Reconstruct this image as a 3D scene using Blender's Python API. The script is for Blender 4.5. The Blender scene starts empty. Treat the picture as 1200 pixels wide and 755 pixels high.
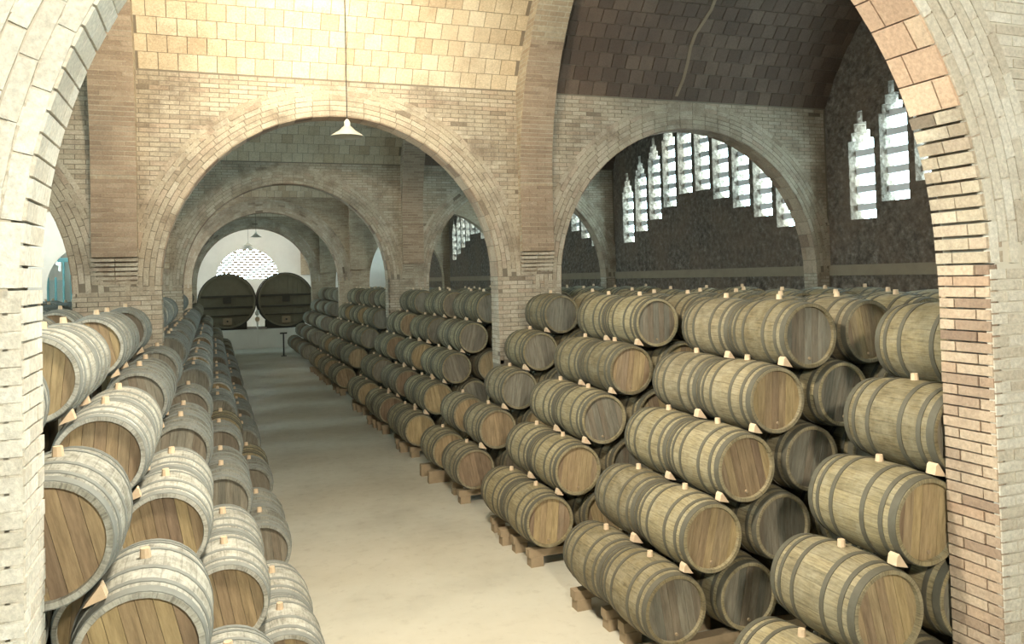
import bpy, bmesh, math, random
from mathutils import Matrix, Vector
random.seed(7)
S = bpy.context.scene
COL = S.collection
PI = math.pi

# ------------------------------------------------------------------ camera
# metres; x across the cellar, y along it (away from the camera), z up from the floor
CAMH = 3.48
F_PX, YAW, PIT, ROL, CY = 946.8, 0.355, 0.027, -0.026, 298.5
R_ = Vector((math.cos(YAW), -math.sin(YAW), 0))
FW = Vector((math.sin(YAW) * math.cos(PIT), math.cos(YAW) * math.cos(PIT), math.sin(PIT)))
U_ = R_.cross(FW)
cr, sr = math.cos(ROL), math.sin(ROL)
cR, cU = cr * R_ + sr * U_, -sr * R_ + cr * U_
cam = bpy.data.cameras.new('camera')
cam.sensor_width = 36
cam.lens = 36 * F_PX / 1200
cam.shift_y = -(377.5 - CY) / 1200
cam.clip_end = 300
co = bpy.data.objects.new('camera', cam)
COL.objects.link(co)
M = Matrix((cR, cU, -FW)).transposed().to_4x4()
M.translation = Vector((0, 0, CAMH))
co.matrix_world = M
S.camera = co

def px(p):
    v = Vector(p) - Vector((0, 0, CAMH))
    d = v.dot(FW)
    if d < .1: return None
    return (600 + F_PX * v.dot(cR) / d, CY - F_PX * v.dot(cU) / d, d)

# ------------------------------------------------------------------ sky, lamps, exposure
S.view_settings.view_transform = 'Standard'
S.view_settings.look = 'None'
S.view_settings.gamma = 1
S.view_settings.use_curve_mapping = False
S.view_settings.exposure = -0.75
W = bpy.data.worlds.new('overcast_sky'); S.world = W
W.use_nodes = True
bg = W.node_tree.nodes['Background']
bg.inputs[0].default_value = (.66, .94, 1.0, 1)
bg.inputs[1].default_value = 34.0

def area_lamp(name, loc, target, size, watts, color, spread=180):
    l = bpy.data.lights.new(name, 'AREA'); l.shape = 'DISK'; l.size = size
    l.energy = watts; l.color = color; l.spread = math.radians(spread)
    o = bpy.data.objects.new(name, l); COL.objects.link(o)
    o.location = loc
    o.rotation_euler = (Vector(target) - Vector(loc)).to_track_quat('-Z', 'Y').to_euler()
    return o
WARM = (1, .90, .72)
area_lamp('flood_lamp_behind_camera', (1.1, -1.6, 5.3), (3.0, 6.0, 2.6), .5, 720, (1, .93, .76), 150)
area_lamp('added_fill_left_aisle', (-4.6, 27.0, 6.4), (-4.4, 33.0, 4.2), .5, 420, (1, .93, .80), 150)  # unseen fill light, added to brighten the white partition
area_lamp('added_fill_end_wall', (2.1, 45.0, 6.6), (2.1, 52.0, 5.4), .5, 420, (1, .92, .78), 150)  # unseen fill light, added to make the end wall bright and warm
area_lamp('flood_lamp_nave', (1.0, 5.3, 5.9), (2.7, 8.2, .6), .6, 780, WARM, 170)
area_lamp('flood_lamp_vault', (1.2, 8.6, 6.0), (1.5, 13.2, 8.2), .6, 440, (1, .89, .66), 110)

# ------------------------------------------------------------------ materials
def newmat(name, rough=.85, spec=.3):
    m = bpy.data.materials.new(name); m.use_nodes = True
    b = m.node_tree.nodes['Principled BSDF']
    b.inputs['Roughness'].default_value = rough
    b.inputs['Specular IOR Level'].default_value = spec
    return m, m.node_tree, b
def nd(t, typ, **kw):
    n = t.nodes.new(typ)
    for k, v in kw.items():
        if k in n.inputs.keys(): n.inputs[k].default_value = v
        else: setattr(n, k, v)
    return n
def ramp(t, stops, fac, interp='LINEAR'):
    r = t.nodes.new('ShaderNodeValToRGB'); r.color_ramp.interpolation = interp
    e = r.color_ramp.elements
    while len(e) < len(stops): e.new(.5)
    for q, (p, c) in zip(e, stops):
        q.position = p; q.color = (*c, 1) if len(c) == 3 else c
    t.links.new(fac, r.inputs[0])
    return r.outputs[0]
def mix(t, a, b, fac, mode='MIX'):
    n = t.nodes.new('ShaderNodeMix'); n.data_type = 'RGBA'; n.blend_type = mode
    for i, v in ((0, fac), (6, a), (7, b)):
        if hasattr(v, 'links'): t.links.new(v, n.inputs[i])
        elif isinstance(v, (int, float)): n.inputs[i].default_value = v
        else: n.inputs[i].default_value = (*v, 1)
    return n.outputs[2]
def mth(t, op, a, b=0.0):
    n = t.nodes.new('ShaderNodeMath'); n.operation = op
    for i, v in enumerate((a, b)):
        if hasattr(v, 'links'): t.links.new(v, n.inputs[i])
        else: n.inputs[i].default_value = v
    return n.outputs[0]
def noise(t, vec, scale, detail=4, rough=.6, dist=0):
    n = nd(t, 'ShaderNodeTexNoise', Scale=scale, Detail=detail, Roughness=rough, Distortion=dist)
    if vec is not None: t.links.new(vec, n.inputs['Vector'])
    return n.outputs[0]
def bump(t, b, h, strength, dist=.02):
    n = nd(t, 'ShaderNodeBump', Strength=strength, Distance=dist)
    t.links.new(h, n.inputs['Height']); t.links.new(n.outputs[0], b.inputs['Normal'])
def rnd(t):
    g = t.nodes.new('ShaderNodeNewGeometry'); o = t.nodes.new('ShaderNodeObjectInfo')
    return mth(t, 'FRACT', mth(t, 'ADD', g.outputs['Random Per Island'], mth(t, 'MULTIPLY', o.outputs['Random'], 7.31)))
def worldpos(t):
    return t.nodes.new('ShaderNodeNewGeometry').outputs['Position']

def piece_mat(name, stops, stain=(.16, .12, .09), stain_amt=.5, rough=.9):
    """single bricks and tiles: one colour each, blotches on top"""
    m, t, b = newmat(name, rough)
    p = worldpos(t)
    c = ramp(t, stops, rnd(t), 'LINEAR')
    n1 = noise(t, p, 1.7, 7, .72)
    f = ramp(t, [(.46, (0, 0, 0)), (.72, (1, 1, 1))], n1)
    c = mix(t, c, stain, mth(t, 'MULTIPLY', f, stain_amt))
    n2 = noise(t, p, 38, 4, .7)
    c = mix(t, c, ramp(t, [(.25, (.45, .45, .45)), (.7, (1.25, 1.25, 1.25))], n2), .55, 'MULTIPLY')
    t.links.new(c, b.inputs['Base Color'])
    bump(t, b, n2, .5, .012)
    return m
BR = piece_mat('brick_tan', [(0, (.20, .16, .12)), (.03, (.43, .355, .265)), (.4, (.48, .41, .31)), (.75, (.54, .47, .37)), (1, (.46, .36, .27))], (.17, .125, .09), .8)
BRR = piece_mat('brick_red', [(0, (.26, .18, .13)), (.2, (.44, .33, .24)), (.7, (.53, .42, .31)), (1, (.43, .30, .21))])
BRB = piece_mat('brick_brown', [(0, (.30, .215, .15)), (.5, (.38, .275, .195)), (1, (.43, .325, .235))], (.20, .14, .10), .5)
BRW = piece_mat('brick_limewashed', [(0, (.52, .46, .37)), (.5, (.61, .56, .47)), (1, (.67, .63, .55))], (.38, .30, .22), .4)
BRL = piece_mat('brick_whitewashed', [(0, (.66, .61, .52)), (.5, (.75, .71, .62)), (1, (.80, .77, .69))], (.50, .42, .32), .35)
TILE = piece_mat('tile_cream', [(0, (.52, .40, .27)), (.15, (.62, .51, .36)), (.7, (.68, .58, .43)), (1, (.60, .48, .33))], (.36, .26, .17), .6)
TILED = piece_mat('tile_dark_brown', [(0, (.115, .08, .06)), (.5, (.15, .105, .08)), (1, (.19, .135, .10))], (.08, .06, .05), .6)  # darker brown tiles for the vault outside the middle aisle
TILEP = piece_mat('tile_pink', [(0, (.50, .34, .24)), (.5, (.58, .41, .29)), (1, (.62, .47, .34))], (.34, .24, .17), .4)

def plain(name, col, rough=.8, scale=3., amt=.3, spec=.3, metal=0, bscale=40, bstr=.2):
    m, t, b = newmat(name, rough, spec)
    p = worldpos(t)
    n = noise(t, p, scale, 5, .65)
    c = mix(t, col, tuple(x * .55 for x in col), mth(t, 'MULTIPLY', ramp(t, [(.35, (0, 0, 0)), (.75, (1, 1, 1))], n), amt))
    t.links.new(c, b.inputs['Base Color']); b.inputs['Metallic'].default_value = metal
    bump(t, b, noise(t, p, bscale, 3), bstr, .01)
    return m
MORT = plain('mortar', (.25, .21, .16), .95, 2.5, .5)
MORTL = plain('lime_mortar', (.60, .55, .46), .95, 2.5, .3)
PATCH = plain('old_patch', (.30, .22, .15), .95, 4, .5)
MORTD = plain('dark_mortar', (.16, .13, .11), .95, 2.5, .5)
PLAST = plain('white_plaster', (.74, .72, .66), .9, 1.2, .25)
BEAMW = plain('timber', (.33, .25, .16), .85, 6, .6)
WEDGE = plain('pale_wood', (.66, .50, .34), .8, 14, .4)
IRON = plain('dark_iron', (.045, .045, .04), .6, 8, .3)
ENAM = plain('enamel', (.62, .62, .55), .4, 6, .3, .5)
TEAL = plain('teal_paint', (.10, .28, .31), .6, 6, .2)
STONE, t_, b_ = newmat('frosted_louvre', .6)
b_.inputs['Base Color'].default_value = (.85, .84, .86, 1)
tr_ = t_.nodes.new('ShaderNodeBsdfTranslucent'); tr_.inputs[0].default_value = (.9, .88, .92, 1)
mx_ = t_.nodes.new('ShaderNodeMixShader'); mx_.inputs[0].default_value = .016
t_.links.new(b_.outputs[0], mx_.inputs[1]); t_.links.new(tr_.outputs[0], mx_.inputs[2]); t_.links.new(mx_.outputs[0], t_.nodes['Material Output'].inputs['Surface'])
BAND = plain('ledge_stone', (.30, .24, .17), .9, 3, .4)

def brickwall_mat(name, c1, c2, mo, dark=.5):
    m, t, b = newmat(name, .92)
    uv = t.nodes.new('ShaderNodeTexCoord').outputs['UV']
    k = nd(t, 'ShaderNodeTexBrick', Scale=1.0)
    k.inputs['Brick Width'].default_value = .297; k.inputs['Row Height'].default_value = .075
    k.inputs['Mortar Size'].default_value = .008; k.inputs['Mortar Smooth'].default_value = .2
    k.inputs['Color1'].default_value = (*c1, 1); k.inputs['Color2'].default_value = (*c2, 1); k.inputs['Mortar'].default_value = (*mo, 1)
    t.links.new(uv, k.inputs['Vector'])
    p = worldpos(t)
    c = mix(t, k.outputs[0], (.13, .10, .08), mth(t, 'MULTIPLY', ramp(t, [(.45, (0, 0, 0)), (.75, (1, 1, 1))], noise(t, p, .9, 5, .65)), dark))
    c = mix(t, c, ramp(t, [(.3, (.5, .5, .5)), (.7, (1.2, 1.2, 1.2))], noise(t, p, 22, 4, .7)), .5, 'MULTIPLY')
    t.links.new(c, b.inputs['Base Color'])
    bump(t, b, mth(t, 'SUBTRACT', noise(t, p, 30, 4), k.outputs['Fac']), .5, .012)
    return m
BWALL = brickwall_mat('brickwork', (.50, .40, .28), (.38, .28, .19), (.50, .43, .32))

def rubble_mat():
    m, t, b = newmat('roughcast', .95)
    p = worldpos(t)
    v = nd(t, 'ShaderNodeTexVoronoi', Scale=9.0, Randomness=1.0); t.links.new(p, v.inputs['Vector'])
    n = noise(t, p, 7, 6, .75)
    c = ramp(t, [(.30, (.05, .04, .035)), (.47, (.14, .115, .09)), (.6, (.24, .20, .165)), (.75, (.46, .42, .36))], n)
    c = mix(t, c, (.22, .155, .11), ramp(t, [(.4, (0, 0, 0)), (.7, (.7, .7, .7))], noise(t, p, .8, 3)))
    t.links.new(c, b.inputs['Base Color'])
    bump(t, b, mth(t, 'ADD', n, v.outputs['Distance']), .9, .05)
    return m
RUB = rubble_mat()

def floor_mat():
    m, t, b = newmat('cement_floor', .42, .4)
    p = worldpos(t)
    n = noise(t, p, .55, 5, .6); n2 = noise(t, p, 6, 6, .7)
    c = ramp(t, [(.3, (.46, .43, .35)), (.5, (.56, .53, .44)), (.7, (.62, .59, .50))], n)
    c = mix(t, c, (.34, .30, .24), mth(t, 'MULTIPLY', ramp(t, [(.55, (0, 0, 0)), (.8, (1, 1, 1))], n2), .5))
    t.links.new(c, b.inputs['Base Color'])
    t.links.new(ramp(t, [(.3, (.34, .34, .34)), (.7, (.6, .6, .6))], n2), b.inputs['Roughness'])
    bump(t, b, n2, .08, .01)
    return m
FLOORM = floor_mat()

def stave_mat(name, stops, mold, mold_amt):
    """oak staves: u counts staves, v runs along the barrel in metres"""
    m, t, b = newmat(name, .75, .3)
    tc = t.nodes.new('ShaderNodeTexCoord'); sx = t.nodes.new('ShaderNodeSeparateXYZ')
    t.links.new(tc.outputs['UV'], sx.inputs[0])
    oi = t.nodes.new('ShaderNodeObjectInfo').outputs['Random']
    wn = t.nodes.new('ShaderNodeTexWhiteNoise'); wn.noise_dimensions = '2D'
    cx = t.nodes.new('ShaderNodeCombineXYZ')
    t.links.new(mth(t, 'FLOOR', sx.outputs[0]), cx.inputs[0]); t.links.new(oi, cx.inputs[1])
    t.links.new(cx.outputs[0], wn.inputs['Vector'])
    base = ramp(t, stops, oi)
    c = mix(t, base, ramp(t, [(0, (.75, .75, .75)), (1, (1.22, 1.2, 1.15))], wn.outputs['Value']), .6, 'MULTIPLY')
    cv = t.nodes.new('ShaderNodeCombineXYZ')
    t.links.new(mth(t, 'ADD', mth(t, 'MULTIPLY', sx.outputs[0], 3.0), mth(t, 'MULTIPLY', oi, 91)), cv.inputs[0]); t.links.new(mth(t, 'MULTIPLY', sx.outputs[1], 3.0), cv.inputs[1])
    g = noise(t, cv.outputs[0], 2.2, 6, .7)
    c = mix(t, c, ramp(t, [(.3, (.36, .35, .33)), (.65, (1.28, 1.28, 1.26))], g), .8, 'MULTIPLY')
    p = worldpos(t)
    mo = ramp(t, [(.42, (0, 0, 0)), (.66, (1, 1, 1))], noise(t, p, 6.5, 6, .75))
    c = mix(t, c, mold, mth(t, 'MULTIPLY', mo, mold_amt))
    fr = mth(t, 'FRACT', sx.outputs[0])
    ed = mth(t, 'MINIMUM', fr, mth(t, 'SUBTRACT', 1.0, fr))
    line = ramp(t, [(.0, (.35, .35, .35)), (.06, (1, 1, 1))], ed)
    c = mix(t, c, line, .4, 'MULTIPLY')
    t.links.new(c, b.inputs['Base Color'])
    bump(t, b, mth(t, 'ADD', mth(t, 'MULTIPLY', g, .5), line), .35, .006)
    return m
OAK = stave_mat('oak_staves', [(0, (.16, .13, .075)), (.3, (.225, .185, .105)), (.6, (.28, .235, .14)), (1, (.20, .165, .105))], (.40, .37, .27), .35)
OAKG = stave_mat('oak_staves_daylit', [(0, (.15, .15, .125)), (.5, (.22, .22, .19)), (1, (.18, .18, .155))], (.42, .43, .40), .4)  # cool grey of daylight on the left barrels, put into the stave colour
OAKP = stave_mat('oak_staves_bleached', [(0, (.24, .235, .20)), (.5, (.36, .35, .30)), (1, (.30, .295, .26))], (.64, .64, .58), .6)

def head_mat(name, stops):
    m, t, b = newmat(name, .72, .3)
    oi = t.nodes.new('ShaderNodeObjectInfo')
    tc = t.nodes.new('ShaderNodeTexCoord').outputs['Object']
    c = ramp(t, stops, oi.outputs['Random'])
    mp = nd(t, 'ShaderNodeMapping'); mp.inputs['Scale'].default_value = (26, 26, 3.2)
    t.links.new(tc, mp.inputs['Vector'])
    ad = t.nodes.new('ShaderNodeVectorMath'); t.links.new(mp.outputs[0], ad.inputs[0]); 
    cx = t.nodes.new('ShaderNodeCombineXYZ'); t.links.new(mth(t, 'MULTIPLY', oi.outputs['Random'], 57), cx.inputs[2]); t.links.new(cx.outputs[0], ad.inputs[1])
    g = noise(t, ad.outputs[0], 1.0, 5, .7)
    g2 = t.nodes.new('ShaderNodeNewGeometry').outputs['Random Per Island']
    c = mix(t, c, ramp(t, [(0, (.72, .70, .68)), (1, (1.22, 1.2, 1.15))], g2), .8, 'MULTIPLY')
    c = mix(t, c, ramp(t, [(.28, (.38, .36, .34)), (.68, (1.25, 1.25, 1.25))], g), .75, 'MULTIPLY')
    t.links.new(c, b.inputs['Base Color'])
    bump(t, b, g, .35, .006)
    return m
HEAD = head_mat('oak_head', [(0, (.22, .16, .11)), (.3, (.32, .24, .145)), (.6, (.38, .295, .16)), (1, (.26, .20, .14))])
HEADG = head_mat('oak_head_grey', [(0, (.15, .145, .12)), (.5, (.22, .205, .165)), (1, (.17, .14, .105))])
HOOP = plain('hoop_iron', (.125, .115, .085), .7, 9, .6, .35, .25)
HOOPP = plain('hoop_iron_dusty', (.25, .26, .24), .75, 9, .5, .3, .15)
VAT = plain('vat_wood', (.17, .15, .10), .7, 4, .4)
VATB = plain('vat_timber', (.06, .052, .038), .7, 4, .4)

# ------------------------------------------------------------------ mesh helpers
class MB:
    def __init__(self): self.v, self.f, self.m = [], [], []
    def poly(self, pts, faces, mi=0):
        o = len(self.v); self.v += [tuple(p) for p in pts]
        for f in faces: self.f.append([o + i for i in f]); self.m.append(mi)
    def box(self, x0, y0, z0, x1, y1, z1, mi=0):
        self.poly([(x0, y0, z0), (x1, y0, z0), (x1, y1, z0), (x0, y1, z0), (x0, y0, z1), (x1, y0, z1), (x1, y1, z1), (x0, y1, z1)],
                  [(0, 3, 2, 1), (4, 5, 6, 7), (0, 1, 5, 4), (1, 2, 6, 5), (2, 3, 7, 6), (3, 0, 4, 7)], mi)
    def obox(self, mat, mi=0):
        """unit cube (-.5..+.5) through a 4x4"""
        self.poly([mat @ Vector(p) for p in CUBE_V], CUBE_F, mi)
    def lathe(self, prof, n, mi=0, axis='y', cx=0, cz=0, uvst=None):
        """closed-ring profile [(along, radius)] turned about the y axis"""
        o = len(self.v)
        for (a, r) in prof:
            for k in range(n):
                th = 2 * PI * k / n
                self.v.append((cx + r * math.sin(th), a, cz + r * math.cos(th)) if axis == 'y' else (cx + r * math.sin(th), cz + r * math.cos(th), a))
        for i in range(len(prof) - 1):
            for k in range(n):
                a, b_ = o + i * n + k, o + i * n + (k + 1) % n
                c, d = a + n, b_ + n
                self.f.append([a, b_, d, c] if axis == 'y' else [a, c, d, b_]); self.m.append(mi)
    def cap(self, a, r, n, mi=0, flip=False, axis='y', cx=0, cz=0):
        o = len(self.v)
        for k in range(n):
            th = 2 * PI * k / n
            self.v.append((cx + r * math.sin(th), a, cz + r * math.cos(th)) if axis == 'y' else (cx + r * math.sin(th), cz + r * math.cos(th), a))
        f = list(range(o, o + n)); self.f.append(f[::-1] if flip else f); self.m.append(mi)
    def mesh(self, name, mats, smooth=False, uv=None, fix=True):
        me = bpy.data.meshes.new(name)
        me.from_pydata(self.v, [], self.f)
        for m in (mats if isinstance(mats, (list, tuple)) else [mats]): me.materials.append(m)
        me.polygons.foreach_set('material_index', self.m)
        if fix:
            bm = bmesh.new(); bm.from_mesh(me); bmesh.ops.recalc_face_normals(bm, faces=bm.faces); bm.to_mesh(me); bm.free()
        if uv == 'box':
            l = me.uv_layers.new(name='UVMap').data
            for p in me.polygons:
                n = p.normal; ax = max(range(3), key=lambda i: abs(n[i]))
                for li in p.loop_indices:
                    c = me.vertices[me.loops[li].vertex_index].co
                    l[li].uv = ((c.y, c.z), (c.x, c.z), (c.x, c.y))[ax]
        elif uv == 'barrel':
            l = me.uv_layers.new(name='UVMap').data
            for p in me.polygons:
                ths = []
                for li in p.loop_indices:
                    c = me.vertices[me.loops[li].vertex_index].co
                    ths.append((math.atan2(c.x, c.z - RB) / (2 * PI)) % 1)
                mx = max(ths)
                for li, th in zip(p.loop_indices, ths):
                    c = me.vertices[me.loops[li].vertex_index].co
                    if mx - th > .5: th += 1
                    l[li].uv = (th * 22, c.y)
        if smooth:
            for p in me.polygons: p.use_smooth = True
            try: me.set_sharp_from_angle(angle=math.radians(40))
            except Exception: pass
        me.update()
        return me
CUBE_V = [(-.5, -.5, -.5), (.5, -.5, -.5), (.5, .5, -.5), (-.5, .5, -.5), (-.5, -.5, .5), (.5, -.5, .5), (.5, .5, .5), (-.5, .5, .5)]
CUBE_F = [(0, 3, 2, 1), (4, 5, 6, 7), (0, 1, 5, 4), (1, 2, 6, 5), (2, 3, 7, 6), (3, 0, 4, 7)]

def link(name, data, parent=None, loc=None):
    o = bpy.data.objects.new(name, data); COL.objects.link(o)
    if parent is not None: o.parent = parent
    if loc is not None: o.location = loc
    return o
def tag(o, label=None, cat=None, group=None, kind=None):
    if label: o['label'] = label
    if cat: o['category'] = cat
    if group: o['group'] = group
    if kind: o['kind'] = kind
    return o
def struct(name, me, label): return tag(link(name, me), label, None, None, 'structure')

_bm = {}
def brick_mesh(mat):
    """one unit brick with softened edges, shared by every brick of a colour"""
    if mat.name not in _bm:
        b = bmesh.new(); bmesh.ops.create_cube(b, size=1)
        me = bpy.data.meshes.new('brick_' + mat.name); b.to_mesh(me); b.free()
        me.materials.append(mat); _bm[mat.name] = me
    return _bm[mat.name]

def lay(parent, pieces, name='brick', limit=300, stuff='brickwork'):
    """pieces: (matrix, material). The ones that show largest become parts, the rest one joined part."""
    sc = []
    for mat4, mm in pieces:
        c = mat4.translation; q = px(c)
        s = 0
        if q and -20 < q[0] < 1220 and -20 < q[1] < 775:
            sz = sorted((mat4.col[i].xyz.length for i in range(3)), reverse=True)
            s = sz[0] * sz[1] / q[2] ** 2 if q[2] > 0 else 0
        sc.append(s)
    order = sorted(range(len(pieces)), key=lambda i: -sc[i])
    rest = {}
    for n, i in enumerate(order):
        mat4, mm = pieces[i]
        if n < limit and sc[i] > 0:
            o = link(name, brick_mesh(mm), parent); o.matrix_local = mat4
        else:
            rest.setdefault(mm.name, (mm, MB()))[1].obox(mat4)
    if rest:
        mb = MB(); mats = []
        for mm, r in rest.values():
            o = len(mb.v); mb.v += r.v; mb.f += [[o + i for i in f] for f in r.f]; mb.m += [len(mats)] * len(r.f); mats.append(mm)
        tag(link(stuff, mb.mesh(stuff, mats, fix=False), parent), kind='stuff')

def TRS(x, y, z, sx, sy, sz, ry=0, rx=0):
    return Matrix.Translation((x, y, z)) @ Matrix.Rotation(ry, 4, 'Y') @ Matrix.Rotation(rx, 4, 'X') @ Matrix.Diagonal((sx, sy, sz, 1))

# ------------------------------------------------------------------ the cellar
XL, XR = -8.15, 12.3                      # outer walls
TH = .40                                  # cross wall thickness
WY = [3.92, 13.75, 23.5, 33.3, 43.1, 52.9]  # fronts of the cross walls
ARCH = [(-4.94, 2.95, CAMH - .1), (2.03, 2.79, CAMH), (9.0, 2.95, CAMH - .1)]  # centre x, radius, springing height
ZV = CAMH + 3.40                          # vaults spring here
RISE = 3.0
YB = -5.9                                 # wall behind the camera

fm = MB(); fm.box(XL - .4, YB - .4, -.2, XR + .4, 54, 0)
struct('floor', fm.mesh('floor', FLOORM), 'pale smooth cement floor running down the cellar')

def vault_z(y, ya, yb):
    h = (yb - ya) / 2; R = (h * h + RISE * RISE) / (2 * RISE); d = y - (ya + yb) / 2
    return ZV + RISE - R + math.sqrt(max(R * R - d * d, 0))
BAYS = [(YB, WY[0])] + [(WY[i] + TH, WY[i + 1]) for i in range(5)]
RIBX = [(-1.72, -1.08), (5.25, 5.88)]
vault_objs = []
for bi, (ya, yb) in enumerate(BAYS):
    mb = MB(); N = 40
    ys = [ya + (yb - ya) * (.5 - .5 * math.cos(PI * i / N)) for i in range(N + 1)]
    lo = [vault_z(y, ya, yb) for y in ys]
    o = 0
    pts = []
    for x in (XL - .3, XR + .3):
        pts += [(x, y, z) for y, z in zip(ys, lo)] + [(x, y, z + .25) for y, z in zip(ys, lo)]
    n = N + 1
    fs = []
    for i in range(N):
        fs += [(i, 2 * n + i, 2 * n + i + 1, i + 1), (n + i, n + i + 1, 3 * n + i + 1, 3 * n + i), (i, i + 1, n + i + 1, n + i), (2 * n + i, 3 * n + i, 3 * n + i + 1, 2 * n + i + 1)]
    fs += [(0, n, 3 * n, 2 * n), (N, 2 * n + N, 3 * n + N, n + N)]
    mb.poly(pts, fs)
    ob = struct('ceiling', mb.mesh('ceiling', MORT), ['low tiled barrel vault over the entrance bay', 'cream tiled barrel vault between the near and second arched walls', 'tiled barrel vault between the second and third arched walls', 'tiled barrel vault between the third and fourth arched walls', 'tiled barrel vault between the fourth and fifth arched walls', 'tiled barrel vault above the big vats'][bi])
    vault_objs.append(ob)
# tiles on the vaults that the photograph shows, laid in rows up from the far wall of the bay
def vault_tiles(bi, rows, x_lo, x_hi):
    ya, yb = BAYS[bi]
    h = (yb - ya) / 2; R = (h * h + RISE * RISE) / (2 * RISE); cy, cz = (ya + yb) / 2, ZV + RISE - R
    a0 = math.acos(h / R)
    pcs = []
    for r in range(rows):
        a = a0 + (r + .5) * .275 / R
        y, z = cy + R * math.cos(a), cz + R * math.sin(a)
        off = .14 * (r % 2)
        n = int((x_hi - x_lo) / .29) + 1
        for k in range(n):
            x = x_lo + k * .29 + off
            if x > x_hi: continue
            if any(p - .02 < x < q + .02 for p, q in RIBX): continue
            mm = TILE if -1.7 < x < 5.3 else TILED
            j = random.uniform(-.004, .004)
            pcs.append((TRS(x, y - math.cos(a) * (.004 + j), z - math.sin(a) * (.004 + j), .278, .264, .03, 0, a - PI / 2), mm))
    lay(vault_objs[bi], pcs, 'vault_tile', 300, 'vault_tiling')
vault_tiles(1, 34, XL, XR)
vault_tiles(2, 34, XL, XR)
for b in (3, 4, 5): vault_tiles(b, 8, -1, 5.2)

def cross_wall(name, y0, label, mats=(MORT, MORT), z_top=ZV + .3, inset=0):
    """wall with three round arches; returns the object"""
    mb = MB(); y1 = y0 + TH
    AR = [(c, r + (inset if i == 1 else 0), s) for i, (c, r, s) in enumerate(ARCH)]
    jam = [XL - .3]
    for (c, r, s) in AR: jam += [c - r, c + r]
    jam.append(XR + .3)
    for i in range(0, len(jam), 2):
        mb.box(jam[i], y0, -.05, jam[i + 1], y1, z_top)
    N = 56
    for (c, r, s) in AR:
        P = [(c - r * math.cos(PI * k / N), s + r * math.sin(PI * k / N)) for k in range(N + 1)]
        for k in range(N):
            (xa, za), (xb, zb) = P[k], P[k + 1]
            mb.poly([(xa, y0, za), (xb, y0, zb), (xb, y0, z_top), (xa, y0, z_top), (xa, y1, za), (xb, y1, zb), (xb, y1, z_top), (xa, y1, z_top)],
                    [(0, 1, 2, 3), (5, 4, 7, 6), (0, 4, 5, 1), (3, 2, 6, 7)])
    return struct(name, mb.mesh(name, list(mats), uv='box', fix=False), label)

BL, BH, PX_, PZ = .283, .064, .297, .075
def ring_r(c): return .5
def face_bricks(y, sgn, xlo, xhi, zlo, zhi, matf, skip=None):
    """running-bond bricks on a face of a cross wall (y = face, sgn = -1 faces the camera)"""
    out = []
    n = int((zhi - zlo) / PZ)
    for r in range(n):
        z = zlo + (r + .5) * PZ
        x = xlo - (PX_ / 2 if r % 2 else 0)
        while x < xhi:
            a, b_ = max(x, xlo), min(x + BL, xhi)
            if xhi - b_ < .06: b_ = xhi
            # cut by arches
            ok = True
            for (c, rad, s) in ARCH:
                ro = rad + .22
                if z < s:
                    if a < c + rad - .002 and b_ > c - rad + .002:
                        if a < c - rad: b_ = c - rad
                        elif b_ > c + rad: a = c + rad
                        else: ok = False
                else:
                    dx = 0 if a < c < b_ else min(abs(a - c), abs(b_ - c))
                    if math.hypot(dx, z - PZ / 2 - s) < ro: ok = False
            if ok and b_ - a > .04 and not (skip and skip((a + b_) / 2, z)):
                d = random.uniform(.004, .012)
                out.append((TRS((a + b_) / 2, y + sgn * (d / 2 - .02), z, b_ - a, d + .04, BH * random.uniform(.94, 1.04)), matf((a + b_) / 2, z)))
            x += PX_
    return out
def ring_bricks(y, sgn, c, rad, s, matf, rings=6, a0=0, a1=PI):
    out = []
    for k in range(rings):
        rm = rad + .043 + k * .086
        n = int(rm * (a1 - a0) / .285)
        for i in range(n):
            a = a0 + (i + .5 + (.5 if k % 2 else 0)) * (a1 - a0) / n
            if a > a1: continue
            x, z = c + rm * math.cos(a), s + rm * math.sin(a)
            d = random.uniform(.010, .018)
            out.append((TRS(x, y + sgn * (d / 2 - .02), z, .076, d + .04, (a1 - a0) / n * rm - .012, -a), matf(x, z)))
    return out
def reveal_bricks(y0, c, rad, s, side, zlo, matf, skip_above=None):
    """bricks on the upright inner face of an arch"""
    out = []; x = c + side * rad
    n = int((s - zlo) / PZ)
    for r in range(n):
        z = s - (r + .5) * PZ
        cut = y0 + (.285 if r % 2 else .115)
        for a, b_ in ((y0, cut - .012), (cut, y0 + TH)):
            d = random.uniform(.004, .012)
            out.append((TRS(x - side * (d / 2 - .035), (a + b_) / 2, z, d + .07, b_ - a, BH * random.uniform(.95, 1.04)), matf(x, z)))
    return out
def soffit_tiles(y0, c, rad, s, a0, a1, matf, step=.2, across=2, d=.012):
    out = []; n = max(1, int(rad * (a1 - a0) / step))
    for i in range(n):
        a = a0 + (i + .5) * (a1 - a0) / n
        for k in range(across):
            off = (.07 if i % 2 else -.07) if across > 1 else 0
            cut = y0 + TH / 2 + off
            ya, yb = ((y0, cut - .006) if k == 0 else (cut + .006, y0 + TH)) if across > 1 else (y0, y0 + TH)
            rr = rad - d / 2 + .03
            out.append((TRS(c + rr * math.cos(a), (ya + yb) / 2, s + rr * math.sin(a), d + .06, yb - ya, rad * (a1 - a0) / n - .012, -a), matf(0, 0)))
    return out
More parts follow.
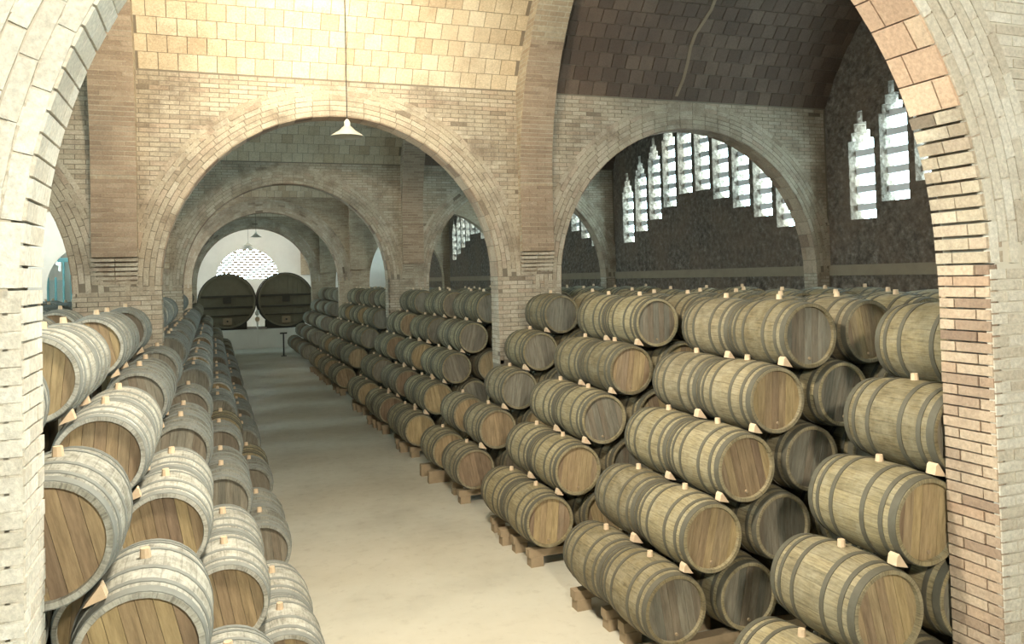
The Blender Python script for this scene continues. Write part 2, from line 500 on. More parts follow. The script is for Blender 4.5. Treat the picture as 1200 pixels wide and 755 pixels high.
def corbels(y0, c, rad, s, side, n, h, matf):
    """oversailing courses with open joints where the arch leaves its pier"""
    out = []
    for i in range(n):
        am = math.asin((i + .5) * h / rad); hh = h / math.cos(am) - (.021 if side > 0 else .013)
        a = am if side > 0 else PI - am
        cut = y0 + random.choice((.13, .2, .27))
        rr = rad + (.052 if side > 0 else .062) + random.uniform(-.004, .003)
        for ya, yb in ((y0 - .004, cut - .004), (cut + .004, y0 + TH + .004)):
            out.append((TRS(c + rr * math.cos(a), (ya + yb) / 2, s + rr * math.sin(a), .14, yb - ya, hh, -a), matf(0, 0)))
    return out

# ---- near wall: we look through its middle arch
c1, r1, s1 = ARCH[1]
wf = cross_wall('wall_front', WY[0], 'near brick wall whose wide round arch frames the whole cellar', (MORTL, MORTL), inset=.05)
right = lambda x, z: BRR
def nearmat(x, z): return BRW
ps = []
ps += reveal_bricks(WY[0], c1, r1, s1, 1, .3, lambda x, z: BRR)
ps += reveal_bricks(WY[0], c1, r1, s1, -1, .3, lambda x, z: BRL)
ps += corbels(WY[0], c1, r1, s1 + .0, 1, 11, .095, lambda x, z: BR)
ps += corbels(WY[0], c1, r1, s1 + .0, -1, 15, .095, lambda x, z: BRL)
a_r = math.asin(11 * .095 / r1); a_l = math.asin(15 * .095 / r1)
ps += soffit_tiles(WY[0], c1, r1, s1, a_r, PI / 2, lambda x, z: TILEP, .21)
ps += soffit_tiles(WY[0], c1, r1, s1, PI / 2, PI - a_l, lambda x, z: BRL, .21)
ps += ring_bricks(WY[0], -1, c1, r1, s1, lambda x, z: BRW if x > c1 else BRL, 6, 0.0, PI)
ps += face_bricks(WY[0], -1, 4.82, 6.0, .3, s1 + 2.6, lambda x, z: BRW)
ps += face_bricks(WY[0], -1, -1.95, -.76, .3, s1 + 2.6, lambda x, z: BRL)
lay(wf, ps, 'brick', 300)

# ---- second wall
wa = cross_wall('wall_middle', WY[1], 'tan brick wall with three round arches at the second row of piers')
ribskip = lambda x, z: any(p + .15 < x < q - .15 for p, q in RIBX) and z > CAMH + .45
ps = face_bricks(WY[1], -1, -5.2, 12.25, CAMH - 1.5, ZV, lambda x, z: BR, ribskip)
for i, (c, r, s) in enumerate(ARCH):
    ps += ring_bricks(WY[1], -1, c, r, s, lambda x, z: BR, 6, 0, PI if i else PI * .5)
    ps += reveal_bricks(WY[1], c, r, s, 1, CAMH - 1.6, lambda x, z: BR)
    ps += reveal_bricks(WY[1], c, r, s, -1, CAMH - 1.6, lambda x, z: BR)
    ps += soffit_tiles(WY[1], c, r, s, 0, PI, lambda x, z: BRR, .28)
lay(wa, ps, 'brick', 300)
# ---- third wall: joined brickwork, further ones carry it in the material
wb = cross_wall('wall_third', WY[2], 'brick wall with round arches at the third row of piers')
ps = face_bricks(WY[2], -1, -3.0, 12.25, CAMH - 1.2, ZV, lambda x, z: BR, ribskip)
for i in (1, 2):
    c, r, s = ARCH[i]
    ps += ring_bricks(WY[2], -1, c, r, s, lambda x, z: BR) + reveal_bricks(WY[2], c, r, s, 1, CAMH - 1.2, lambda x, z: BR) + soffit_tiles(WY[2], c, r, s, 0, PI, lambda x, z: BRR, .28)
lay(wb, ps, 'brick', 60)
for nm, k, lb in (('wall_fourth', 3, 'brick wall with round arches at the fourth row of piers'), ('wall_fifth', 4, 'brick wall with round arches in front of the big vats')):
    w = cross_wall(nm, WY[k], lb, (BWALL, BWALL))
    c, r, s = ARCH[1]
    lay(w, ring_bricks(WY[k], -1, c, r, s, lambda x, z: BR) + soffit_tiles(WY[k], c, r, s, 0, PI, lambda x, z: BRR, .28), 'brick', 0, 'voussoirs')

# ---- long ribs from wall to wall above the lines of piers
def rib(bi, ri, label, detail):
    ya, yb = BAYS[bi]; x0, x1 = RIBX[ri]; D0 = .13; Z0 = CAMH + 1.7
    R = (yb - ya) / 2 - D0
    mb = MB()
    def low(y):
        d = min(y - ya, yb - y)
        return Z0 + math.sqrt(max(R * R - (R - (d - D0)) ** 2, 0)) if d >= D0 else CAMH + .45
    N = 48
    ys = [ya, ya + D0] + [ya + D0 + R * (1 - math.cos(PI * k / N)) for k in range(1, N)] + [yb - D0, yb]
    def col(y, zl): return [(x0, y, zl), (x1, y, zl), (x1, y, vault_z(y, ya, yb) + .1), (x0, y, vault_z(y, ya, yb) + .1)]
    cols = [(ys[0], CAMH + .45), (ys[1] - 1e-4, CAMH + .45)] + [(y, low(y)) for y in ys[1:-1]] + [(ys[-2] + 1e-4, CAMH + .45), (ys[-1], CAMH + .45)]
    pts = []
    for y, zl in cols: pts += col(y, zl)
    fs = []
    for i in range(len(cols) - 1):
        a = 4 * i; b_ = a + 4
        fs += [(a, b_, b_ + 1, a + 1), (a + 1, b_ + 1, b_ + 2, a + 2), (a + 3, a + 2, b_ + 2, b_ + 3), (a, a + 3, b_ + 3, b_)]
    fs += [(0, 1, 2, 3), (len(pts) - 4, len(pts) - 1, len(pts) - 2, len(pts) - 3)]
    mb.poly(pts, fs)
    o = struct('trim_%d' % (bi * 2 + ri), mb.mesh('rib', BWALL, uv='box'), label)
    if not detail: return
    ps = []
    # corbel courses
    for k in range(6):
        d = D0 * (k + 1) / 6
        z = CAMH + .03 + k * .07
        for (a, b_) in ((x0, (x0 + x1) / 2 - .004), ((x0 + x1) / 2 + .004, x1)):
            ps.append((TRS((a + b_) / 2, yb - d / 2 + .02, z + .024, b_ - a, d + .04, .046), BR))
    L1 = Z0 - (CAMH + .45); n1 = int(L1 / PZ)
    path = [(yb - D0, CAMH + .45 + (i + .5) * PZ, 0) for i in range(n1)]
    cyc = (ya + yb) / 2
    n2 = int(R * .56 / PZ)
    for i in range(n2):
        a = (i + .5) * PZ / R
        path.append((cyc + R * math.cos(a), Z0 + R * math.sin(a), a))
    w = x1 - x0
    for i, (y, z, a) in enumerate(path):
        cuts = [0, .5, 1] if i % 2 else [0, .25, .75, 1]
        for p, q in zip(cuts[:-1], cuts[1:]):
            d = random.uniform(.006, .014)
            ps.append((TRS(x0 + w * (p + q) / 2, y + math.cos(a) * .02 - math.cos(a) * d, z + math.sin(a) * .02 - math.sin(a) * d, w * (q - p) - .01, .04, BH - .006, 0, a), BRB))
    # side faces: courses that follow the curve
    lay(o, ps, 'brick', 300)
names_r = ['', 'near', 'second', 'third', 'fourth', 'last']
for bi in range(1, 6):
    for ri in (0, 1):
        rib(bi, ri, '%s brick rib arching lengthwise above the %s piers' % (names_r[bi], ('left', 'window-side')[ri]), bi == 1 or (bi == 2 and ri == 1))

# ---- outer walls with stepped slot windows
def side_wall(name, X, sgn, label, mat, rng=range(0, 6)):
    """X = inner face; sgn = +1 wall lies to +x"""
    T = .35
    xa, xb = (X, X + T) if sgn > 0 else (X - T, X)
    mb = MB(); wins = []
    ztop = ZV + RISE + .4
    prev = YB - .4
    for bi in rng:
        ya, yb = BAYS[bi]; mid = (ya + yb) / 2
        n = 10; pitch = .83; sw = .68
        for k in range(n):
            yc = mid + (k - (n - 1) / 2) * pitch
            e = min(k, n - 1 - k)
            zb = CAMH + .98 + .30 * e
            zt = CAMH + 2.58 + .42 * e
            y0, y1 = yc - sw / 2, yc + sw / 2
            mb.box(xa, prev, -.05, xb, y0, ztop)
            mb.box(xa, y0, -.05, xb, y1, zb)
            z = zt
            for frac, hh in ((.74, .17), (.48, .17), (.2, .24)):
                g = sw * (1 - frac) / 2
                mb.box(xa, y0, z, xb, y0 + g, z + hh); mb.box(xa, y1 - g, z, xb, y1, z + hh)
                z += hh
            mb.box(xa, y0, z, xb, y1, ztop)
            prev = y1
            wins.append((bi, yc, sw, zb, zt))
    mb.box(xa, prev, -.05, xb, 54, ztop)
    o = struct(name, mb.mesh(name, mat, uv='box', fix=False), label)
    for bi in rng:
        root = link('window_%d' % (bi + 1 + (10 if sgn < 0 else 0)), None)
        tag(root, 'tall stepped slot windows with stone louvres in the %s bay, %s' % (['entrance', 'nearest', 'second', 'third', 'fourth', 'vat'][bi], 'rough dark wall' if sgn > 0 else 'white plaster wall'), None, None, 'structure')
        ya, yb = BAYS[bi]
        lm = MB(); lm.box(-.5, -.5, -.5, .5, .5, .5)
        lme = bpy.data.meshes.get('louvre') or lm.mesh('louvre', STONE)
        for (b2, yc, sw, zb, zt) in wins:
            if b2 != bi: continue
            z = zb + .25
            while z < zt + .1:
                l = link('louvre', lme, root); l.matrix_local = TRS((xa + xb) / 2 + sgn * .04, yc, z, .06, sw + .02, .14)
                z += .37
        # daylight portal
        pl = bpy.data.lights.new('window_portal', 'AREA'); pl.shape = 'RECTANGLE'; pl.size = 8.2; pl.size_y = 4.6
        pl.cycles.is_portal = True
        po = bpy.data.objects.new('window_portal', pl); COL.objects.link(po)
        po.location = ((xb + .05) if sgn > 0 else (xa - .05), (ya + yb) / 2, CAMH + 3.2)
        po.rotation_euler = (PI / 2, 0, PI / 2 if sgn > 0 else -PI / 2)
    return o
wr = side_wall('wall_right', XR, 1, 'dark roughcast outer wall pierced by stepped slot windows', RUB)
mb = MB(); mb.box(XR - .04, 4.4, CAMH - .16, XR + .02, 52, CAMH + .06)
tag(link('ledge_band', mb.mesh('ledge_band', BAND), wr), 'pale plaster band along the rough wall')
wl = side_wall('wall_left', XL, -1, 'white plastered outer wall behind the left barrels', PLAST)

# ---- wall behind the camera and far wall
mb = MB(); mb.box(XL - .4, YB - .4, -.05, XR + .4, YB, ZV + .3)
struct('wall_back', mb.mesh('wall_back', BWALL, uv='box'), 'plain brick wall closing the cellar behind the viewer')
mb = MB()
y0, y1 = WY[5], WY[5] + TH
N = 32; ec, er, es = 2.05, 1.85, CAMH + .3
mb.box(XL - .3, y0, -.05, ec - er, y1, ZV + .3); mb.box(ec + er, y0, -.05, XR + .3, y1, ZV + .3)
mb.box(ec - er, y0, -.05, ec + er, y1, es)
P = [(ec - er * math.cos(PI * k / N), es + er * math.sin(PI * k / N)) for k in range(N + 1)]
for k in range(N):
    (xa, za), (xb, zb) = P[k], P[k + 1]
    mb.poly([(xa, y0, za), (xb, y0, zb), (xb, y0, ZV + .3), (xa, y0, ZV + .3), (xa, y1, za), (xb, y1, zb), (xb, y1, ZV + .3), (xa, y1, ZV + .3)], [(0, 1, 2, 3), (5, 4, 7, 6), (0, 4, 5, 1), (3, 2, 6, 7)])
we = struct('wall_far', mb.mesh('wall_far', PLAST, fix=False), 'white plastered end wall with a round latticed window')
root = tag(link('window_20', None), 'round-headed lattice window in the white end wall', None, None, 'structure')
mb = MB(); mb.box(-.5, -.5, -.5, .5, .5, .5); lat = mb.mesh('lattice_brick', BR)
for r in range(12):
    z = es + .08 + r * .155
    w = math.sqrt(max(er * er - (z - es) ** 2, 0))
    for k in range(-6, 7):
        x = ec + (k + .5 * (r % 2)) * .36
        if abs(x - ec) > w: continue
        o = link('brick', lat, root); o.matrix_local = TRS(x, y0 + .2, z, .27, .2, .135)

# ---- glazed partition in the left aisle
pc, pr, psz = -4.1, 1.55, CAMH + .05
mb = MB(); y0, y1 = WY[3] + .02, WY[3] + .14
mb.box(XL, y0, -.05, pc - pr, y1, CAMH + 3.2); mb.box(pc + pr, y0, -.05, -1.8, y1, CAMH + 3.2); mb.box(pc - pr, y0, -.05, pc + pr, y1, CAMH - .9)
P = [(pc - pr * math.cos(PI * k / 24), psz + pr * math.sin(PI * k / 24)) for k in range(25)]
for k in range(24):
    (xa, za), (xb, zb) = P[k], P[k + 1]
    mb.poly([(xa, y0, za), (xb, y0, zb), (xb, y0, CAMH + 3.2), (xa, y0, CAMH + 3.2), (xa, y1, za), (xb, y1, zb), (xb, y1, CAMH + 3.2), (xa, y1, CAMH + 3.2)], [(0, 1, 2, 3), (5, 4, 7, 6), (0, 4, 5, 1), (3, 2, 6, 7)])
struct('wall_partition', mb.mesh('wall_partition', PLAST, fix=False), 'white plastered partition closing the left aisle')
root = tag(link('window_30', None), 'arched teal framed window in the white partition', None, None, 'structure')
gm, gt, gb = newmat('window_glass', .05, .5)
gb.inputs['Transmission Weight'].default_value = 1; gb.inputs['Base Color'].default_value = (.75, .9, .95, 1); gb.inputs['IOR'].default_value = 1.02
mb = MB(); mb.box(pc - pr, y0 + .04, CAMH - .9, pc + pr, y0 + .10, CAMH - .8); link('sill_rail', mb.mesh('sill_rail', TEAL), root)
mb = MB(); mb.box(pc - pr * .78, y0 + .02, CAMH + .95, pc + pr * .78, y0 + .12, CAMH + 1.10); link('transom', mb.mesh('transom', TEAL), root)
for k in range(13):
    x = pc - pr + .02 + k * (2 * pr - .04) / 12
    h = CAMH + .98 if abs(x - pc) < pr * .78 else CAMH + .4
    mb = MB(); mb.box(x - .028, y0 + .03, CAMH - .85, x + .035, y0 + .11, h); link('mullion', mb.mesh('mullion', TEAL), root)
for k in range(12):
    x0_ = pc - pr + .02 + k * (2 * pr - .04) / 12 + .028; x1_ = x0_ + (2 * pr - .04) / 12 - .056
    mb = MB(); mb.box(x0_, y0 + .06, CAMH - .8, x1_, y0 + .066, CAMH + (.95 if 1 < k < 10 else .3)); link('pane', mb.mesh('pane', gm), root)

# ------------------------------------------------------------------ barrels
LB, RB, RE, RH, REC = .87, .343, .300, .272, .034
def rad(y): return RE + (RB - .006 - RE) * (1 - (2 * y / LB - 1) ** 2)
HOOPS = [(.004, .060), (.105, .140), (.262, .300)]
HOOPS = HOOPS + [(LB - b, LB - a) for a, b in HOOPS[::-1]]
Y0 = -LB / 2                                # barrel origin: under its middle, at the lowest point
def prof_body():
    n = 10
    pr = [(REC + .02, RH - .004), (0, RH), (0, rad(0))] + [(LB * i / n, rad(LB * i / n)) for i in range(1, n)] + [(LB, rad(LB)), (LB, RH), (LB - REC - .02, RH - .004)]
    return [(a + Y0, r) for a, r in pr]
def hoop_prof(a, b_):
    e = .0055
    return [(a + Y0, rad(a) - .003), (a + Y0, rad(a) + e), ((a + b_) / 2 + Y0, rad((a + b_) / 2) + e), (b_ + Y0, rad(b_) + e), (b_ + Y0, rad(b_) - .003)]
def boards(mb, n, r, y, th, mi=0, seg=5, gap=.0012, only=None, jit=None):
    """head of n boards, each a slab cut to the circle, standing upright in x-z about the origin"""
    ed = [-r + 2 * r * i / n for i in range(n + 1)]
    for i in range(n):
        if only is not None and i != only: continue
        a, b_ = ed[i] + gap, ed[i + 1] - gap
        xs = [a + (b_ - a) * k / (seg - 1) for k in range(seg)]
        hs = [math.sqrt(max(r * r - x * x, 1e-6)) for x in xs]
        ring = [(x, -h) for x, h in zip(xs, hs)] + [(x, h) for x, h in zip(xs[::-1], hs[::-1])]
        yo = y + ((i * 37 % 5) - 2) * .0008
        m = len(ring)
        mb.poly([(x, yo, z) for x, z in ring] + [(x, yo + th, z) for x, z in ring],
                [tuple(range(m)), tuple(range(2 * m - 1, m - 1, -1))] + [(k, m + k, m + (k + 1) % m, (k + 1) % m) for k in range(m)], mi)
def barrel_meshes(tag_, body_m, hoop_m, head_m):
    d = {}
    mb = MB(); mb.lathe(prof_body(), 36, 0, cz=RB); mb.cap(LB - REC + Y0, RH - .002, 36, 1, cz=RB)
    d['body'] = mb.mesh('barrel_body_' + tag_, [body_m, head_m], True, 'barrel')
    d['hoops'] = []
    for a, b_ in HOOPS:
        mb = MB(); mb.lathe(hoop_prof(a, b_), 36, 0, cz=RB); d['hoops'].append(mb.mesh('barrel_hoop_' + tag_, hoop_m, True))
    d['boards'] = []
    for i in range(7):
        mb = MB(); boards(mb, 7, RH - .002, 0, .02, only=i); d['boards'].append(mb.mesh('head_board_' + tag_, head_m))
    mb = MB(); boards(mb, 7, RH - .002, 0, .02); d['head'] = mb.mesh('barrel_head_' + tag_, head_m)
    # middle distance: body with its hoops; far: all in one
    mb = MB(); mb.lathe(prof_body(), 24, 0, cz=RB); mb.cap(LB - REC + Y0, RH - .002, 24, 1, cz=RB)
    for a, b_ in HOOPS: mb.lathe(hoop_prof(a, b_), 24, 2, cz=RB)
    d['body_mid'] = mb.mesh('barrel_body_mid_' + tag_, [body_m, head_m, hoop_m], True, 'barrel')
    return d
KINDS = {'oak': barrel_meshes('oak', OAK, HOOP, HEAD), 'grey': barrel_meshes('grey', OAK, HOOP, HEADG), 'daylit': barrel_meshes('daylit', OAKG, HOOPP, HEADG), 'pale': barrel_meshes('pale', OAKP, HOOPP, HEAD)}
mb = MB(); mb.lathe([(0, .001), (0, .030), (.055, .025), (.055, .001)], 8, 0, 'z'); BUNG = mb.mesh('bung', WEDGE, False)
mb = MB(); mb.lathe([(-.012, .001), (-.012, .014), (.01, .016)], 8, 0); PLUG = mb.mesh('head_plug', BEAMW, False)

def barrel(x, y, z, kind, lod, label, group):
    """x, z = axis; y = front rim"""
    K = KINDS[kind]
    root = link('wine_barrel', None, None, (x, y + LB / 2, z - RB))
    tag(root, label, 'barrel', group)
    root.empty_display_size = .1
    if lod == 0:
        link('body', K['body'], root)
        for h in K['hoops']: link('hoop', h, root)
        hd = link('head', None, root, (0, Y0 + REC, RB)); hd.empty_display_size = .05
        hd.rotation_euler.y = random.uniform(-.25, .25)
        for b_ in K['boards']: link('head_board', b_, hd)
        pg = link('head_plug', PLUG, root, (random.uniform(-.02, .02), Y0 + REC - .002, RB - .215))
    else:
        link('body', K['body_mid'], root)
        hd = link('head', K['head'], root, (0, Y0 + REC, RB)); hd.rotation_euler.y = random.uniform(-.3, .3)
    bu = link('bung', BUNG, root, (0, 0, 2 * RB - .012)); bu.rotation_euler.y = random.uniform(-.05, .05)
    return root

ORD = ['bottom', 'second', 'third', 'fourth', 'top']
NTH = ['first', 'second', 'third', 'fourth', 'fifth', 'sixth', 'seventh', 'eighth', 'ninth', 'tenth', 'eleventh', 'twelfth', 'thirteenth']
HB, BROW, STEP = CAMH - 2.945, .579, .38
# front of each stack (y), whether it is two barrels deep
ST_R = [(4.345, 1), (6.185, 2), (8.98, 2), (11.94, 1), (15.46, 2), (18.08, 2), (20.88, 2), (24.81, 2), (27.6, 2), (30.4, 2), (34.6, 2), (37.3, 2), (40.0, 2)]
ST_L = [(4.36, 1), (6.35, 2), (9.3, 2), (12.3, 1), (15.5, 2), (18.2, 2), (20.9, 2), (24.8, 2), (27.6, 2), (30.4, 2), (34.6, 2), (37.3, 2), (40.0, 2)]
def wedge_mesh(st, sgn, k):
    """a split block whose two long faces lie on the lower and on the upper barrel"""
    C2 = Vector((st, BROW)); R0 = .3245; d = C2.length
    aa = (d * d + .376 ** 2 - .366 ** 2) / (2 * d); hh = math.sqrt(.376 ** 2 - aa * aa)
    u = C2 / d; n = Vector((-u.y, u.x)); P = u * aa + n * hh
    e1 = P.normalized(); e2 = (P - C2).normalized()
    t1 = Vector((e1.y, -e1.x)); t2 = Vector((e2.y, -e2.x))
    if t2.y < 0: t2 = -t2
    # corner where both faces meet
    det = e1.x * e2.y - e1.y * e2.x; c1_, c2_ = R0, R0 + C2.dot(e2)
    Q = Vector(((c1_ * e2.y - c2_ * e1.y) / det, (e1.x * c2_ - e2.x * c1_) / det))
    A = Q - t1 * (.085 + .012 * k); D = Q + t2 * (.105 + .01 * k); B_ = A + e1 * (.045 + .01 * k)
    ring = [Q, A, B_, D]
    mb = MB()
    mb.poly([(sgn * p.x, -.04, p.y) for p in ring] + [(sgn * p.x, .04, p.y) for p in ring], [(0, 1, 2, 3), (7, 6, 5, 4), (0, 4, 5, 1), (1, 5, 6, 2), (2, 6, 7, 3), (3, 7, 4, 0)])
    return mb.mesh('wedge', WEDGE)
WEDGES = {(sg, k): wedge_mesh(.38 if sg > 0 else .41, sg, k) for sg in (1, -1) for k in range(3)}
FAR = MB()
def far_barrel(x, y, z):
    n = 14
    o = len(FAR.v)
    pr = [(REC, 0.001), (REC, RH), (0, RH), (0, rad(0)), (.07, rad(.07)), (LB * .3, rad(LB * .3)), (LB * .36, rad(LB * .36)), (LB / 2, RB - .003), (LB * .64, rad(LB * .36)), (LB * .7, rad(LB * .3)), (LB - .07, rad(.07)), (LB, rad(0)), (LB, 0.001)]
    FAR.lathe([(a + y, r) for a, r in pr], n, 0, cx=x, cz=z)
    k = len(FAR.m); base = k - n * 12
    for seg, mi in ((0, 1), (1, 1), (3, 2), (5, 2), (8, 2), (10, 2), (11, 1)): FAR.m[base + n * seg:base + n * (seg + 1)] = [mi] * n
FAROAK = piece_mat('oak_far', [(0, (.15, .12, .075)), (.4, (.22, .18, .11)), (.7, (.27, .24, .16)), (1, (.22, .22, .18))], (.10, .08, .06), .5, .8)
def stack(side, si, y, deep, x0, sgn, STEP):
    sname = 'window-side' if sgn > 0 else 'white-wall-side'
    near = y < 11
    wside = 'window side' if sgn > 0 else 'white-wall side'
    jit = {}
    for layer in range(deep):
        yl = y + layer * (LB + .012)
        for r in range(5):
            vis = 2 if layer == 0 or r == 4 else 1          # barrels across that are built one by one
            if sgn > 0 and y < 7 and layer == 0: vis = 3
            full = 2
            if r == 4: full = (6 if sgn > 0 else 5) if 6 < y < 24 else 3
            if r == 4: vis = full
            if r == 4 and layer and sgn > 0: vis = 4
            if r == 4 and sgn < 0: vis = 2 if y < 11 else (4 if y < 24 else 2)
            if y > 24: vis = min(vis, 2)
            if r < 4: full = (7 if sgn > 0 else 6) - r // 2 if 6 < y < 24 else 3
            for c in range(max(full, vis)):
                x = x0 + sgn * (STEP * r + 2 * STEP * c)
                z = HB + r * BROW
                j = jit.setdefault((r, c), random.uniform(-.025, .025)) if deep == 2 else random.uniform(-.02, .02)
                if y > 34 or c >= vis:
                    if any(wy - .1 < yl + LB and yl < wy + TH + .1 for wy in WY) and x > 4.2: continue
                    far_barrel(x, yl + j, z); continue
                kind = 'oak'
                if sgn < 0: kind = 'pale' if (y < 8.5 and random.random() < .75) or random.random() < .3 else 'daylit'  # left barrels that aren't pale get the staves with daylight in their colour
                elif r >= 3 or c > 0: kind = 'grey' if random.random() < .75 else 'oak'
                elif random.random() < .2: kind = 'grey'
                lab = '%soak barrel, %s row%s, %s%s stack on the %s' % ('aisle-facing ' if c == 0 else '', ORD[r], '' if c == 0 else ', %s in' % NTH[c], '' if deep == 1 else ('front of ' if layer == 0 else 'rear of '), NTH[si], wside)
                barrel(x + random.uniform(-.002, .002), yl + j, z, kind, 0 if near and c < 2 else 1, lab, 'oak wine barrels stacked on the ' + wside)
                if c == 0 and r < 4 and y < 19:
                    w = link('wooden_wedge', WEDGES[(sgn, random.randrange(3))], None, (x, yl + j + .048, z))
                    tag(w, 'pale wooden wedge beneath the %s-row barrel%s, %s stack on the %s' % (ORD[r + 1], '' if deep == 1 else (' at the front' if layer == 0 else ' at the rear'), NTH[si], wside), 'wedge', 'wedges between the barrels')
    # sleepers
    if y < 34:
        for j, yy in enumerate([.16, .71] + ([1.042, 1.592] if deep == 2 else [])):
            top = HB - rad(.225) - .002
            root = link('timber_sleeper', None, None, (x0 + sgn * .5, y + yy, 0))
            tag(root, 'rough timber sleeper, %s from the front, under the %s stack on the %s' % (NTH[j], NTH[si], 'window side' if sgn > 0 else 'white-wall side'), 'timber', 'sleepers under the barrel stacks')
            e = random.uniform(-.06, .06)
            mb = MB()
            xa, xb = -sgn * (.74 + e), sgn * 1.6
            mb.box(min(xa, xb), -.06, top - .09, max(xa, xb), .06, top)
            link('beam', mb.mesh('beam', BEAMW), root)
            for q in (xa + sgn * .10, xa + sgn * .86, xa + sgn * 1.62):
                mb = MB(); mb.box(q - .08, -.07, 0, q + .08, .07, top - .09); link('foot_block', mb.mesh('foot_block', BEAMW), root)
for i, (y, d) in enumerate(ST_R): stack('r', i, y, d, 3.736 if i else 3.89, 1, .38)
for i, (y, d) in enumerate(ST_L): stack('l', i, y, d, .46, -1, .41)
# two barrels that stand in the passage of the second arch
for (x0, sgn, nm) in ((3.736, 1, 'window side'), (.46, -1, 'white-wall side')):
    for r in (0, 1):
        barrel(x0 + sgn * STEP * r, 13.36, HB + r * BROW, 'oak', 1, 'oak barrel, %s row, lying under the second arch on the %s' % (ORD[r], nm), 'oak wine barrels stacked on the ' + nm)
    for yy in (13.52, 14.07):
        mb = MB(); mb.box(-.35, -.06, 0, .8 if sgn > 0 else .35, .06, HB - rad(.225) - .002)
        o = link('timber_sleeper', mb.mesh('sleeper', BEAMW), None, (x0 + (0 if sgn > 0 else -.0), yy, 0))
        tag(o, 'short timber under the barrels in the second arch passage, %s, %s' % (nm, 'front' if yy < 14 else 'rear'), 'timber', 'sleepers under the barrel stacks')
o = link('far_wine_barrels', FAR.mesh('far_wine_barrels', [FAROAK, HEADG, HOOP], True, 'box'))
tag(o, 'distant and hidden barrels packed behind the front ones and beyond the fourth arch', 'barrels', None, 'stuff')

# ------------------------------------------------------------------ big vats on a white plinth
mb = MB(); mb.box(-1.3, 45.25, 0, 5.6, 49, 1.0)
pl = link('vat_plinth', mb.mesh('vat_plinth', PLAST)); tag(pl, 'long white plinth carrying the two big vats', 'plinth')
for k, (a, b_) in enumerate(((-1.28, 2.18), (2.21, 5.58))):
    mb = MB(); mb.box(a, 45.21, .02, b_, 45.25, .98); link('panel', mb.mesh('panel', PLAST), pl)
for (vx, lab) in ((.69, 'dark round-headed wooden vat nearer the white wall on plinth'), (3.72, 'dark round-headed wooden vat nearer the window side on plinth')):
    VR = 1.44; L = 2.4
    root = link('wine_vat', None, None, (vx, 46.9, 1.03)); tag(root, lab, 'vat', 'big vats at the end of the cellar')
    cz = VR + .06
    mb = MB(); mb.lathe([(-L / 2 + .1, VR - .10), (-L / 2, VR - .09), (-L / 2, VR), (0, VR + .05), (L / 2, VR), (L / 2, .01)], 48, 0, cz=cz); link('shell', mb.mesh('vat_shell', VAT, True), root)
    hd = link('head', None, root, (0, -L / 2 + .06, cz))
    for i in range(11):
        mb = MB(); boards(mb, 11, VR - .09, 0, .05, only=i, gap=.006); link('head_board', mb.mesh('vat_board', VAT), hd)
    for zz, hh in ((.27, .11), (-.32, .11), (-.76, .06)):
        w = math.sqrt((VR - .1) ** 2 - zz * zz)
        mb = MB(); mb.box(-w, -L / 2 - .06, cz + zz - hh / 2, w, -L / 2 + .06, cz + zz + hh / 2); link('crossbar', mb.mesh('crossbar', VATB), root)
    mb = MB(); mb.box(-.2, -L / 2 - .10, cz - .1, .2, -L / 2 + .05, cz + .22); link('bracket_block', mb.mesh('bracket_block', VATB), root)
    mb = MB(); mb.box(-.22, -L / 2 - .05, cz - 1.24, .22, -L / 2 + .08, cz - .88); dr = link('hatch_door', mb.mesh('hatch_door', BEAMW), root)
    mb = MB(); mb.lathe([(-L / 2 - .16, .001), (-L / 2 - .16, .05), (-L / 2 - .05, .05)], 10, 0, cz=cz - 1.05); link('tap', mb.mesh('tap', IRON), root)
    for yy in (-L / 2 + .18, -.5, .5, L / 2 - .18):
        mb = MB(); mb.lathe([(yy - .05, VR), (yy - .05, VR + .055), (yy + .05, VR + .055), (yy + .05, VR)], 48, 0, cz=cz); link('hoop', mb.mesh('vat_hoop', IRON, True), root)
    for yy in (-.8, .8):
        mb = MB(); mb.poly([(-1.0, yy - .12, -.03), (1.0, yy - .12, -.03), (1.0, yy + .12, -.03), (-1.0, yy + .12, -.03), (-1.0, yy - .12, .35), (1.0, yy - .12, .35), (1.0, yy + .12, .35), (-1.0, yy + .12, .35)], CUBE_F)
        link('cradle', mb.mesh('cradle', VATB), root)
# valve and hose stand between the vats
root = link('filling_valve', None, None, (2.2, 45.5, 1.0)); tag(root, 'pale filling valve on a pipe standing between the two vats', 'valve')
mb = MB(); mb.lathe([(0, .001), (0, .09), (.04, .09), (.05, .04), (.75, .04), (.8, .12), (1.0, .10), (1.05, .001)], 12, 0, 'z'); link('pipe', mb.mesh('pipe', ENAM, True), root)
mb = MB(); mb.lathe([(-.14, .001), (-.14, .13), (-.10, .13), (-.10, .03), (0, .03)], 12, 0, cz=.55); link('handwheel', mb.mesh('handwheel', WEDGE, True), root)

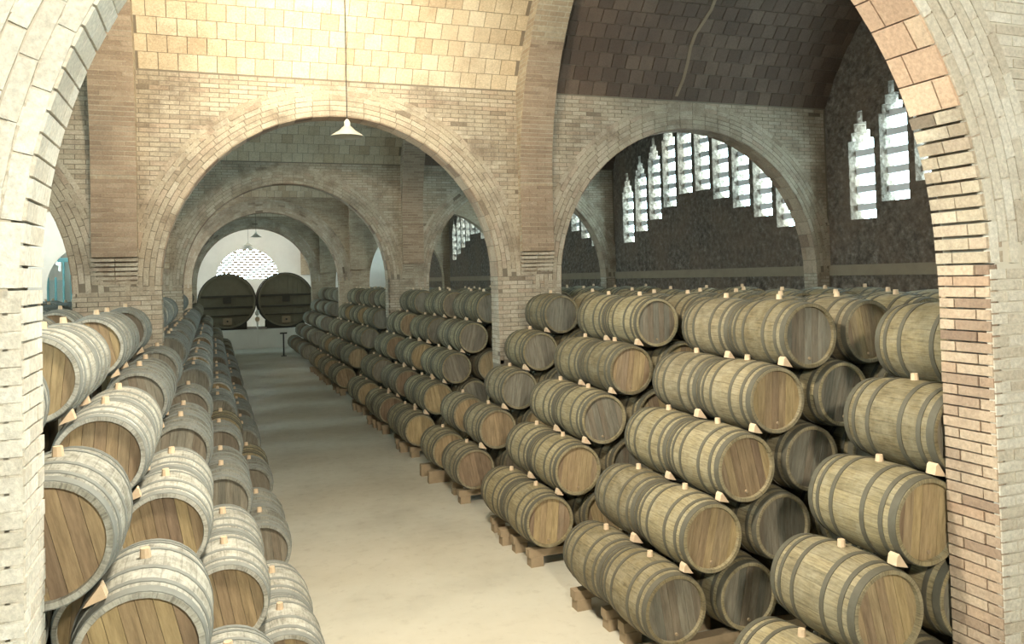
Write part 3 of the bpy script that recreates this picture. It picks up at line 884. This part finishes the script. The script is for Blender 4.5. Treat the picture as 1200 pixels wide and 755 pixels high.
# ------------------------------------------------------------------ hanging lamps
def pendant(x, y, z, label):
    bi = max(i for i, b_ in enumerate(BAYS) if y > b_[0])
    top = vault_z(y, *BAYS[bi])
    root = link('pendant_lamp', None, None, (x, y, z)); tag(root, label, 'lamp', 'enamel lamps hanging from the vaults')
    mb = MB(); mb.lathe([(0, .27), (.03, .24), (.10, .13), (.16, .07), (.17, .05), (.165, .045), (.10, .10), (.02, .235), (0, .27)], 24, 0, 'z'); link('shade', mb.mesh('shade', ENAM, True), root)
    mb = MB(); mb.lathe([(.15, .001), (.15, .05), (.24, .05), (.28, .02), (.28, .001)], 14, 0, 'z'); link('socket', mb.mesh('socket', ENAM, True), root)
    mb = MB(); mb.lathe([(.02, .001), (.03, .03), (.08, .045), (.14, .03), (.16, .02)], 12, 0, 'z'); link('bulb', mb.mesh('bulb', ENAM, True), root)
    mb = MB(); mb.lathe([(.27, .008), (top - z + .02, .008)], 6, 0, 'z'); link('cord', mb.mesh('cord', IRON), root)
pendant(2.05, 12.96, CAMH + 2.30, 'enamel lamp shade hanging by the second arch')
pendant(2.05, 42.3, CAMH + 2.30, 'enamel lamp shade hanging by the fifth arch')
pendant(2.05, 51.9, CAMH + 2.30, 'enamel lamp shade hanging before the end wall')

# iron post at the end of the right-hand row, conduit up the dark vault
root = link('iron_post', None, None, (3.08, 39.6, 0)); tag(root, 'slim dark iron post at the far end of the barrels', 'post')
mb = MB(); mb.box(-.12, -.12, 0, .12, .12, .03); link('base', mb.mesh('base', IRON), root)
mb = MB(); mb.lathe([(.03, .035), (1.05, .035)], 8, 0, 'z'); link('shaft', mb.mesh('shaft', IRON), root)
mb = MB(); mb.box(-.16, -.05, 1.05, .16, .05, 1.12); link('crosspiece', mb.mesh('crosspiece', IRON), root)

mb = MB()
ya, yb = BAYS[1]
ring = []
pts = []
for i in range(26):
    y = yb - .05 - i * .17
    pts.append((8.62 + .05 * math.sin(i * 1.3) + .02 * i, y, vault_z(y, ya, yb) - .03))
for i in range(len(pts) - 1):
    (xa, y0_, za), (xb, y1_, zb) = pts[i], pts[i + 1]
    w = .035
    mb.poly([(xa - w, y0_, za - .012), (xa + w, y0_, za - .012), (xb + w, y1_, zb - .012), (xb - w, y1_, zb - .012), (xa - w, y0_, za + .03), (xa + w, y0_, za + .03), (xb + w, y1_, zb + .03), (xb - w, y1_, zb + .03)], CUBE_F)
tag(link('mortar_patch', mb.mesh('mortar_patch', PATCH), vault_objs[1]), 'light brown mended crack running up the dark vault')
